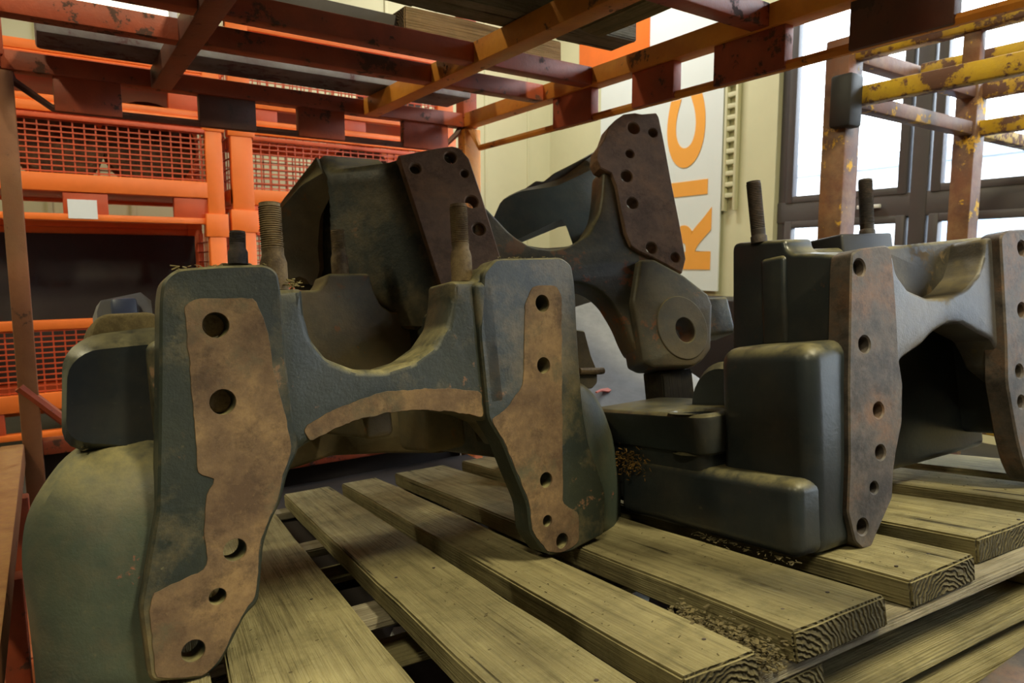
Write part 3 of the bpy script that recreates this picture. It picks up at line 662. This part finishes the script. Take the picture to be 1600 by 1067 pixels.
# rear bridge
RB_ = [(330, 470), (345, 410), (395, 410), (410, 455), (440, 453), (498, 453), (508, 441), (513, 427), (577, 427), (585, 455), (596, 477), (612, 487), (700, 490), (780, 470), (800, 640), (770, 690), (690, 708), (600, 708), (520, 712), (450, 735), (330, 760)]
plate(F1, 'rear_bridge', RB_, [], .50, .60, BROWNC, c1, .008, .008, tw=.50)
# side walls joining front and rear bridges, on both sides
for (ua, ub, ta) in ((-.02, .10, .40), (.66, .77, .44)):
    rbox('side_wall', ua, ub, .20, ta+.12, .05, .60, .02, GREEN, c1)
rbox('cross_rib', .34, .40, .30, .36, .10, .52, .012, BROWNC, c1); rbox('cross_rib', .50, .60, .24, .35, .16, .30, .015, BROWNC, c1)
# left flank: upper box and the swelling lower body
lump(F1, 'upper_box', [(.10, [(262, 535), (135, 548), (105, 575), (103, 690), (262, 700)]), (.125, [(262, 512), (128, 528), (97, 558), (96, 700), (262, 720)]), (.38, [(300, 485), (185, 497), (148, 520), (146, 690), (300, 690)]), (.42, [(300, 495), (190, 510), (158, 535), (156, 680), (300, 680)])], BLACKG, c1, r=.03)
lump(F1, 'lower_body', [
    (.03, [(256, 735), (246, 770), (215, 900), (206, 960), (212, 1075), (240, 1080), (256, 1060), (258, 800)]),
    (.06, [(256, 698), (190, 745), (150, 800), (130, 870), (135, 1085), (240, 1090), (262, 1060), (262, 800)]),
    (.105, [(256, 678), (160, 700), (95, 745), (60, 800), (64, 1100), (240, 1095), (265, 1060), (265, 780)]),
    (.15, [(256, 668), (140, 690), (86, 728), (40, 800), (32, 870), (50, 1010), (60, 1110), (265, 1060), (265, 780)]),
    (.24, [(262, 660), (150, 680), (96, 715), (50, 785), (42, 860), (60, 1000), (75, 1070), (275, 1010), (275, 760)]),
    (.42, [(300, 640), (200, 652), (150, 690), (110, 750), (108, 830), (120, 950), (300, 920), (300, 740)]),
    (.46, [(300, 650), (205, 665), (165, 700), (130, 760), (128, 830), (140, 930), (300, 900), (300, 740)])], BODYG, c1, n=72, r=.03, floor_u=-.10)
# right flank
lump(F1, 'right_flank', [
    (.03, [(880, 600), (905, 590), (912, 650), (922, 700), (944, 775), (944, 830), (880, 840)]),
    (.07, [(880, 590), (915, 605), (940, 640), (955, 690), (962, 760), (962, 834), (880, 840)]),
    (.13, [(880, 590), (915, 600), (940, 632), (960, 690), (970, 755), (970, 832), (880, 836)]),
    (.30, [(860, 590), (905, 600), (935, 640), (950, 690), (955, 750), (955, 800), (860, 800)]),
    (.45, [(850, 580), (890, 592), (915, 630), (925, 680), (926, 740), (925, 770), (850, 770)])], BODYG, c1, n=56, r=.04)
rbox('right_foot', F1.at(915, 850, .12)[0], F1.at(965, 850, .12)[0], .0, .10, .10, .30, .012, BLACKG, c1)
# clamp with bolt behind the right plate
cl = plate(F1, 'clamp', [(900, 515), (914, 517), (924, 555), (934, 580), (934, 598), (926, 607), (900, 608)], [], .36, .40, BROWNC, c1, .003, .006, tw=.36)
a = F1.at(905, 580, .35); b = F1.at(942, 579, .35); bm = bmesh.new(); tube(bm, [(a[0], a[1], -.35), (b[0]-.01, b[1], -.35), (b[0], b[1], -.35)], .010, 10); finish(bm, 'bolt', STUD, cl).matrix_local = Matrix()

# ------------------------------------------------------------------ casting 2, right (same make, seen along its left flank)
p0 = on_pallet(1345, 858); F3 = Fr(p0, PC, PN); F3.k = .11
c3 = empty('axle_casting', F3.m, 'black casting at right with a boxy flank and a narrow rusty hole plate', 'casting', 'heavy castings on the pallet')
P3 = [(1330, 420), (1332, 396), (1345, 388), (1385, 383), (1393, 389), (1396, 420), (1400, 470), (1405, 560), (1411, 600), (1410, 660), (1400, 712), (1397, 735), (1395, 778), (1370, 835), (1362, 855), (1348, 858), (1336, 846), (1325, 800), (1328, 720), (1327, 600)]
H3 = [(1343, 418, 13), (1351, 538, 13), (1373, 641, 12), (1376, 707, 11.5), (1366, 762, 9), (1348, 823, 12.5)]
plate(F3, 'plate', P3, H3, 0, .05, GRUST, c3, .003, .006)
Q3 = [(1560, 369), (1590, 362), (1700, 330), (1712, 345), (1720, 430), (1722, 600), (1724, 640), (1700, 662), (1645, 690), (1600, 727), (1588, 702), (1580, 640), (1570, 580), (1562, 545)]
Q3u = F3.pts(Q3); UR0 = F3.at(1560, 369)[0]
qo = [(.585, .585), (.62, .595), (.84, .600), (.85, .58), (.85, .20), (.80, .05), (.70, .01), (.60, .015), (.575, .06), (.56, .12), (.545, .25), (.56, .34)]
qh = F3.holes([(1597, 388, 11), (1597, 485, 11), (1593, 580, 10), (1596, 628, 9.5)])
cplate('plate', qo, qh+[(.64, .06, .02)], -.05, 0, .004, GRUST, c3, .015)
B3 = [(1380, 392), (1396, 398), (1402, 428), (1420, 453), (1450, 466), (1482, 465), (1510, 451), (1529, 428), (1538, 400), (1541, 372), (1562, 369), (1600, 362), (1600, 600), (1570, 575), (1563, 556), (1550, 531), (1528, 520), (1503, 505), (1480, 506), (1458, 520), (1442, 538), (1410, 560), (1385, 610)]
plate(F3, 'front_bridge', B3, [], .02, .11, GDIRT, c3, .010, .010, tw=.02)
plate(F3, 'saddle_back', [(1378, 386), (1396, 384), (1562, 367), (1610, 361), (1610, 500), (1560, 512), (1500, 500), (1460, 512), (1380, 560)], [], .10, .24, BROWND, c3, .010, .008, tw=.10)
# left side wall with its stud block
SU = .012
sideplate(F3, 'side_wall', [(1322, 400), (1270, 396), (1236, 396), (1227, 388), (1225, 374), (1143, 380), (1143, 560), (1100, 700), (1100, 740), (1322, 845)], SU, SU+.09, BLACKG, c3, .01, .02)
ws0 = F3.side(1225, 374, SU)[0]; ws1 = F3.side(1143, 380, SU)[0]; vs = F3.side(1190, 376, SU)[1]
wm = (ws0+ws1)/2
stud(F3, (1186, 376), (1177, 284), wm, .0165, .018, DSTUD, c3, .012)
a = F3.side(1240, 500, SU); rbox('rib', SU-.008, SU+.02, F3.side(1215, 540, SU)[1], F3.side(1215, 400, SU)[1], F3.side(1232, 500, SU)[0], F3.side(1192, 500, SU)[0], .012, BLACKG, c3, k=.11)
# rear right block with stud
wq = ws1-.12; u0, v0 = F3.at(1317, 385, wq); u1, v1 = F3.at(1394, 363, wq)
rbox('rear_block', u0, u1, v1-.25, v1, wq, ws1, .006, BLACKP, c3, 2); stud(F3, (1355, 366), (1352, 281), wq+.06, .0175, .019, DSTUD, c3, .012)
rbox('rear_wall', .10, .80, .05, v1-.03, ws1-.12, ws1-.01, .02, BLACKG, c3); rbox('right_wall', .70, .80, .10, .50, .04, .50, .02, BLACKG, c3)
# box on the flank: front face lit from the aisle side
BU = -.11; wF = F3.side(1268, 640, BU)[0]; wBk = F3.side(1120, 600, BU)[0]; vT = F3.side(1200, 541, BU)[1]
rbox('flank_box', BU, SU+.02, .0, vT, wF, wBk, .034, BLACKG, c3, 5, .11)
# lower body: a step that runs back to the left
LU = -.15; wl0 = F3.side(1232, 800, LU)[0]; wl1 = F3.side(968, 760, LU)[0]; vL = F3.side(1150, 740, LU)[1]
rbox('lower_body', LU, SU+.02, .006, vL, wF+.004, wl1, .024, BLACKG, c3, 5, .11)
# rear flange with a hole on its upper face, and the rounded boss beside it
wr0 = wBk-.02; wr1 = wl1+.12; vR = vL+.115
ho = F3.top(988, 637, vR)
bm_ax = Matrix(((1, 0, 0, 0), (0, 0, 1, 0), (0, -1, 0, 0), (0, 0, 0, 1)))   # (u, w, v) -> (u, v, -w)
ho = F3.top(995, 662, vR)
ho = (min(max(ho[0], LU+.06), SU+.05), min(max(ho[1], wr0+.08), wr1-.07))
cplate('rear_flange', [(LU+.01, wr0), (SU+.10, wr0), (SU+.10, wr1), (LU+.01, wr1)], [(ho[0], ho[1], .042, .05)], vR-.09, vR, .014, BLACKG, c3, .04, bm_ax)
rbox('rear_core', LU+.02, SU+.09,   .02, vR-.06, wBk, wr1-.01, .03, BLACKG, c3)
ub, vb = F3.at(1092, 625, (wr0+wr1)/2); bm = bmesh.new(); lathe(bm, [(.03, -.04), (.105, -.04), (.12, -.02), (.12, .07), (.105, .09), (.03, .09)], 40, Matrix.Translation((SU+.03, vR-.02, -wBk-.07)) @ Matrix.Rotation(math.pi/2, 4, 'Y')); finish(bm, 'boss', BLACKG, c3)
# ------------------------------------------------------------------ casting 3, tilted, behind
o2 = CAMP+ray(850, 400)*1.85; U2 = RW@Vector((.93, -.10, .35)); V2 = RW@Vector((0, -.97, .24)); F2 = Fr(o2, U2, V2)
c2 = empty('axle_casting', F2.m, 'tilted casting behind, propped over the others, with two dark rusty hole plates', 'casting', 'heavy castings on the pallet')
plate(F2, 'plate', [(622, 243), (684, 231), (707, 228), (718, 231), (733, 247), (752, 303), (781, 398), (800, 470), (700, 480), (684, 434)], [(649, 263, 8), (704, 246, 9), (726, 271, 6), (737, 315, 9.5), (748, 358, 9.5)], 0, .05, DRUST, c2, .003, .003)
plate(F2, 'plate', [(951, 198), (962, 187), (975, 178), (993, 176), (1003, 178), (1026, 176), (1030, 183), (1038, 222), (1050, 287), (1062, 347), (1072, 404), (1066, 427), (1020, 402), (1000, 394), (986, 384), (977, 363), (969, 323), (963, 291), (955, 270), (938, 262), (932, 250), (934, 232), (944, 218)], [(990, 200, 9), (1020, 207, 7), (984, 240, 6.5), (979, 275, 9), (988, 317, 9), (1018, 387, 9), (1055, 402, 7.5)], 0, .05, DRUST, c2, .003, .003)
BR2 = [(755, 318), (780, 345), (800, 366), (830, 385), (862, 390), (890, 384), (918, 365), (936, 335), (942, 300), (944, 258), (966, 258), (980, 345), (990, 385), (1022, 404), (1020, 420), (1010, 470), (1008, 530), (1000, 556), (988, 535), (976, 505), (955, 470), (935, 452), (905, 441), (830, 446), (780, 475), (700, 490), (720, 420)]
plate(F2, 'front_bridge', BR2, [], .012, .10, GREEN2, c2, .010, .02, tw=.012)
ARM = [(1000, 405), (1022, 404), (1070, 430), (1108, 460), (1114, 476), (1112, 545), (1100, 562), (1085, 572), (1022, 574), (1006, 566), (1000, 530), (990, 470)]
plate(F2, 'arm', ARM, [(1072, 515, 21)], -.015, .085, OLIVE, c2, .010, .008, tw=-.015)
a = F2.at(1106, 525, .05); b = F2.at(1138, 462, .05); rbox('end_block', a[0], b[0], a[1], b[1], .05, .16, .012, GREEN, c2)
a = F2.at(1066, 512, -.015); ob = F2.at(1066, 462, -.015); rO = abs(ob[1]-a[1]); hb = F2.at(1072, 515, -.022)
bm = bmesh.new(); n = 36
ro = [(a[0]+rO*.88*math.cos(2*math.pi*i/n), a[1]+rO*math.sin(2*math.pi*i/n)) for i in range(n)]
cplate('boss', ro, [(hb[0], hb[1], .031, .036)], -.0, .019, .002, OLIVE, c2, .001); bm.free()
lump(F2, 'side_body', [(.02, [(624, 247), (700, 240), (790, 500), (700, 510)]), (.05, [(600, 255), (700, 240), (780, 500), (670, 520)]), (.22, [(512, 266), (610, 262), (710, 500), (570, 510)]), (.30, [(497, 242), (600, 250), (690, 490), (450, 450)]), (.40, [(478, 262), (600, 250), (660, 470), (445, 430)])], GREEN, c2, n=48, r=.02)
lump(F2, 'rear_cheek', [(.24, [(508, 268), (520, 300), (500, 340), (496, 390), (500, 420), (490, 452), (474, 430), (440, 440), (436, 330), (470, 290)]), (.30, [(497, 242), (510, 262), (520, 420), (488, 450), (440, 440), (436, 320)])], BROWNC, c2, n=40, r=.01)
lump(F2, 'rear_web', [(.26, [(768, 350), (782, 314), (812, 299), (870, 291), (930, 262), (950, 280), (960, 400), (900, 396), (880, 340), (800, 378)]), (.31, [(768, 345), (786, 310), (815, 296), (875, 280), (940, 232), (960, 260), (965, 400), (905, 400), (885, 350), (800, 385)])], BODYG, c2, n=56, r=.02)
plate(F2, 'rear_edge', [(815, 298), (838, 282), (850, 283), (866, 270), (890, 258), (905, 250), (930, 236), (950, 222), (952, 262), (930, 268), (870, 294)], [], .33, .37, GREEN, c2, .004, .006, tw=.33)
lump(F2, 'inner_floor', [(.08, [(800, 388), (860, 396), (930, 372), (948, 330), (955, 400), (870, 420)]), (.26, [(800, 380), (850, 388), (905, 384), (925, 355), (940, 400), (870, 420)])], BODYG, c2, n=40, r=.02)
# ------------------------------------------------------------------ casting 4, lying below the tilted one
f4o = pw(.30, 1.06, 0); F4 = Fr(f4o, PC, PN)
c4 = empty('axle_casting', F4.m, 'pale grey dusty casting lying low behind the front one, bright with window light', 'casting', 'heavy castings on the pallet')
def sect(w, u0, u1, h0, h1, n=48):
    q = resample(fillet([(u0, 0), (u1, 0), (u1, h1), (u0, h0)], .05), n); return [Vector((p[0], p[1], -w)) for p in q]
bm = bmesh.new(); loft(bm, [sect(0, .06, .60, .12, .16), sect(.03, .02, .64, .17, .21), sect(.10, 0, .66, .20, .26), sect(.25, 0, .66, .26, .34), sect(.45, 0, .66, .40, .50), sect(.58, .02, .64, .50, .62), sect(.62, .06, .60, .46, .56)]); finish(bm, 'body', GREYC, c4, 40)
rbox('side_lug', -.06, .02, .05, .16, .12, .40, .02, BLACKG, c4); rbox('end_pad', .2, .4, .02, .10, -.02, .03, .01, BLACKG, c4)
m = F4.m @ Matrix.Translation((.25, .265, -.17)) @ Matrix.Rotation(.5, 4, 'Y') @ Matrix.Rotation(.45, 4, 'X')
bm = bmesh.new(); loft(bm, [[Vector((x, y*1.0, z)) for x, z in ((-.05, .004), (-.01, .001), (.015, .016), (.045, .012), (.05, -.006), (.0, -.010), (-.05, -.002))] for y in (.0, .004)])
o = finish(bm, 'red_scrap', REDP); o.matrix_world = m; tag(o, 'curled scrap of red tape lying on the pale grey casting', 'scrap')
def chock(px, py, dep, hw, label):
    q = CAMP+ray(px, py)*dep-PO; c_, b_, n_ = q.dot(PC), q.dot(PB), q.dot(PN)
    o = board('timber_chock', n_-.002, hw*2, hw*1.6, PFR.m @ Matrix(((0, 1, 0, c_), (1, 0, 0, n_/2), (0, 0, -1, -b_-hw*.8), (0, 0, 0, 1))), DARKW, None, .002, nx=4); tag(o, label, 'timber')
DARKW = wood_mat('oily_timber', lin(44, 40, 34), lin(54, 48, 40), lin(28, 24, 20))
chock(1058, 578, 1.93, .055, 'dark timber chock under the round boss of the tilted casting')
# ------------------------------------------------------------------ loose things
# layered chunk on the left casting's upper box, and the blue-grey part behind it
def slab(name, fr, P, w0, w1, mat, label, cat, bev=.006, r=.008):
    e = plate(fr, name, P, [], w0, w1, mat, None, bev, r, tw=w0); e.data.transform(fr.m); return tag(e, label, cat)
slab('packing_chunk', F1, [(138, 533), (142, 512), (150, 497), (165, 490), (230, 487), (245, 490), (252, 520), (200, 530)], .16, .32, rust_mat('dry_mud', lin(92, 80, 56), lin(120, 106, 74), lin(140, 124, 88), .9), 'flat layered dusty chunk lying on top of the front casting at left', 'packing', .008)
gp = empty('gear_cover', F1.m @ Matrix.Translation((F1.at(195, 492, .62)[0], F1.at(195, 492, .62)[1], -.62)), 'grey and blue painted cover lying behind the front casting at far left', 'machine part')
a = F1.at(148, 500, .62); b = F1.at(240, 462, .62); wd = (b[0]-a[0])
bm = bmesh.new(); loft(bm, [[Vector((x*wd, y, z)) for x, y in ((-.5, -.25), (-.44, .01), (-.36, .035), (.3, .05), (.46, .03), (.5, -.25))] for z in (0, -.03, -.12)]); finish(bm, 'housing', plain('grey_cover', lin(120, 118, 122), .6), gp)
bm = bmesh.new(); bbox(bm, -.22*wd, .2*wd, -.02, .036, -.0, .03, .008); finish(bm, 'blue_cap', BLUEG, gp)
# paper and scraps under the pallet
def scrap(name, px, py, up, sx, sy, ang, mat, label, cat, h=.012):
    p = on_pallet(px, py, up); m = Fr(p, PC, PN).m @ Matrix.Rotation(ang, 4, 'Y')
    bm = bmesh.new(); ring = [(math.cos(t)*sx*(1+.25*math.sin(3*t+px)), math.sin(t)*sy*(1+.2*math.cos(2*t+py))) for t in [i*math.pi/7 for i in range(14)]]
    loft(bm, [[Vector((x*.9, -h/2, y*.9)) for x, y in ring], [Vector((x, 0, y)) for x, y in ring], [Vector((x*.85, h/2, y*.85)) for x, y in ring]])
    o = finish(bm, name, mat, None, 30); o.matrix_world = m; return tag(o, label, cat)
# deck sheet under the litter, coloured dark to deepen the shade below the arch
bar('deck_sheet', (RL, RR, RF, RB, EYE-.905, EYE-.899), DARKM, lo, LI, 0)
# ------------------------------------------------------------------ straw, dirt and chips
def strewn(name, label, n, place, mat, smin, smax, thin=.25, cat='debris'):
    bm = bmesh.new()
    for i in range(n):
        p, nn = place(i); s = random.uniform(smin, smax); L = s*random.uniform(1, 2.6)
        q = nn.to_track_quat('Z', 'Y').to_matrix().to_4x4() @ Matrix.Rotation(random.uniform(0, 6.3), 4, 'Z') @ Matrix.Rotation(random.uniform(-.35, .35), 4, 'Y'); q.translation = p+nn*s*.12
        bbox(bm, -L/2, L/2, -s*thin, s*thin, -s*.14, s*.14, mat=q)
    return tag(finish(bm, name, mat), label, cat, kind='stuff')
def on_boards(i):
    while True:
        e = random.choice(edges[1:8]); c = random.uniform(e[0]+.01, e[1]-.01); b = random.betavariate(1.0, 1.6)*1.1
        return pw(c, b, .001), PN
strewn('dry_chips', 'small dry chips and crumbs scattered over the pallet boards', 420, on_boards, DIRT, .001, .003)
def gap_dirt(i):
    c = random.gauss(-.038, .018); b = random.uniform(.0, .22); return pw(c, b, -TB+.004+max(0, random.gauss(.012, .012))), PN
strewn('dirt_heap', 'crumbly dirt caught in the gap between two pallet boards in front', 900, gap_dirt, DIRT, .0012, .005, .6)
def tops(i):
    r = random.random()
    if r < .35: u = random.uniform(.02, .16); v = F1.at(340, 414)[1]; return F1.m@Vector((u, v+.0, -random.uniform(.0, .05))), PN
    if r < .55: u = random.uniform(.62, .80); v = F1.at(820, 402)[1]; return F1.m@Vector((u, v, -random.uniform(.0, .05))), PN
    a = F1.at(random.uniform(440, 472), 450, .05); return F1.m@Vector((a[0], a[1]+random.uniform(0, .012), -random.uniform(.02, .10))), PN
strewn('straw_bits', 'bits of straw and dirt on top of the front casting', 160, tops, STRAW, .002, .006, .2)

def ledge(i):
    px = random.uniform(125, 248); py = 668+(248-px)*.28+random.gauss(4, 4); a = F1.at(px, py, .13); return F1.m@Vector((a[0], a[1]+.004, -random.uniform(.11, .16))), PN
strewn('ledge_debris', 'dry crumbs on the left ledge of the front casting', 110, ledge, DIRT, .0015, .006, .3)
TUFT = plain('dry_moss', lin(150, 112, 50), .9, var=.4, sc=40)
def tuft(i):
    q = F3.m@Vector((LU+.005+random.gauss(0, .012), vL-.01+random.gauss(0, .018), -(wl1-.05)+random.gauss(0, .035))); d = Vector((random.gauss(-.4, .5), random.gauss(-.3, .5), random.gauss(.3, .6))).normalized(); return q, d
strewn('moss_tuft', 'orange yellow tuft of dry moss on the lower corner of the black casting', 240, tuft, TUFT, .002, .006, .16)
def fringe(i):
    q = F3.m@Vector((LU-.004+random.gauss(0, .008), .006, -random.uniform(wF, wF+.28))); return q, PN
strewn('straw_fringe', 'straw and crumbs along the foot of the black casting', 120, fringe, DIRT, .001, .005, .2)
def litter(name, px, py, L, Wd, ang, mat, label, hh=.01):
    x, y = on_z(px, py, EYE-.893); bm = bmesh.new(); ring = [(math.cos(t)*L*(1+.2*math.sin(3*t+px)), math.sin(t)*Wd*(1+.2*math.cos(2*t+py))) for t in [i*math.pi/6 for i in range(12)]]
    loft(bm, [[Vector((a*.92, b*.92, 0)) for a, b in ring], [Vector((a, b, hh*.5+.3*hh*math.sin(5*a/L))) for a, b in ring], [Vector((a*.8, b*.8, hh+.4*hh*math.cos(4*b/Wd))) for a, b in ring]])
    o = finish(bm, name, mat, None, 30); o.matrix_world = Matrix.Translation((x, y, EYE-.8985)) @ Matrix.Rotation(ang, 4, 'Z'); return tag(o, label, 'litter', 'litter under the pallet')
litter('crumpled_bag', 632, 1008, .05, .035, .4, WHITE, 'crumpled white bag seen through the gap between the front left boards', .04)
litter('gap_sheet', 985, 925, .10, .06, 1.0, WHITE, 'white sheet standing in for light through the gap beside the dirt heap')  # white colour stands for light coming through the board gap
litter('gap_sheet', 850, 975, .04, .03, .2, plain('grey_paper', lin(150, 156, 168), .7), 'grey paper scrap seen through the middle board gap')
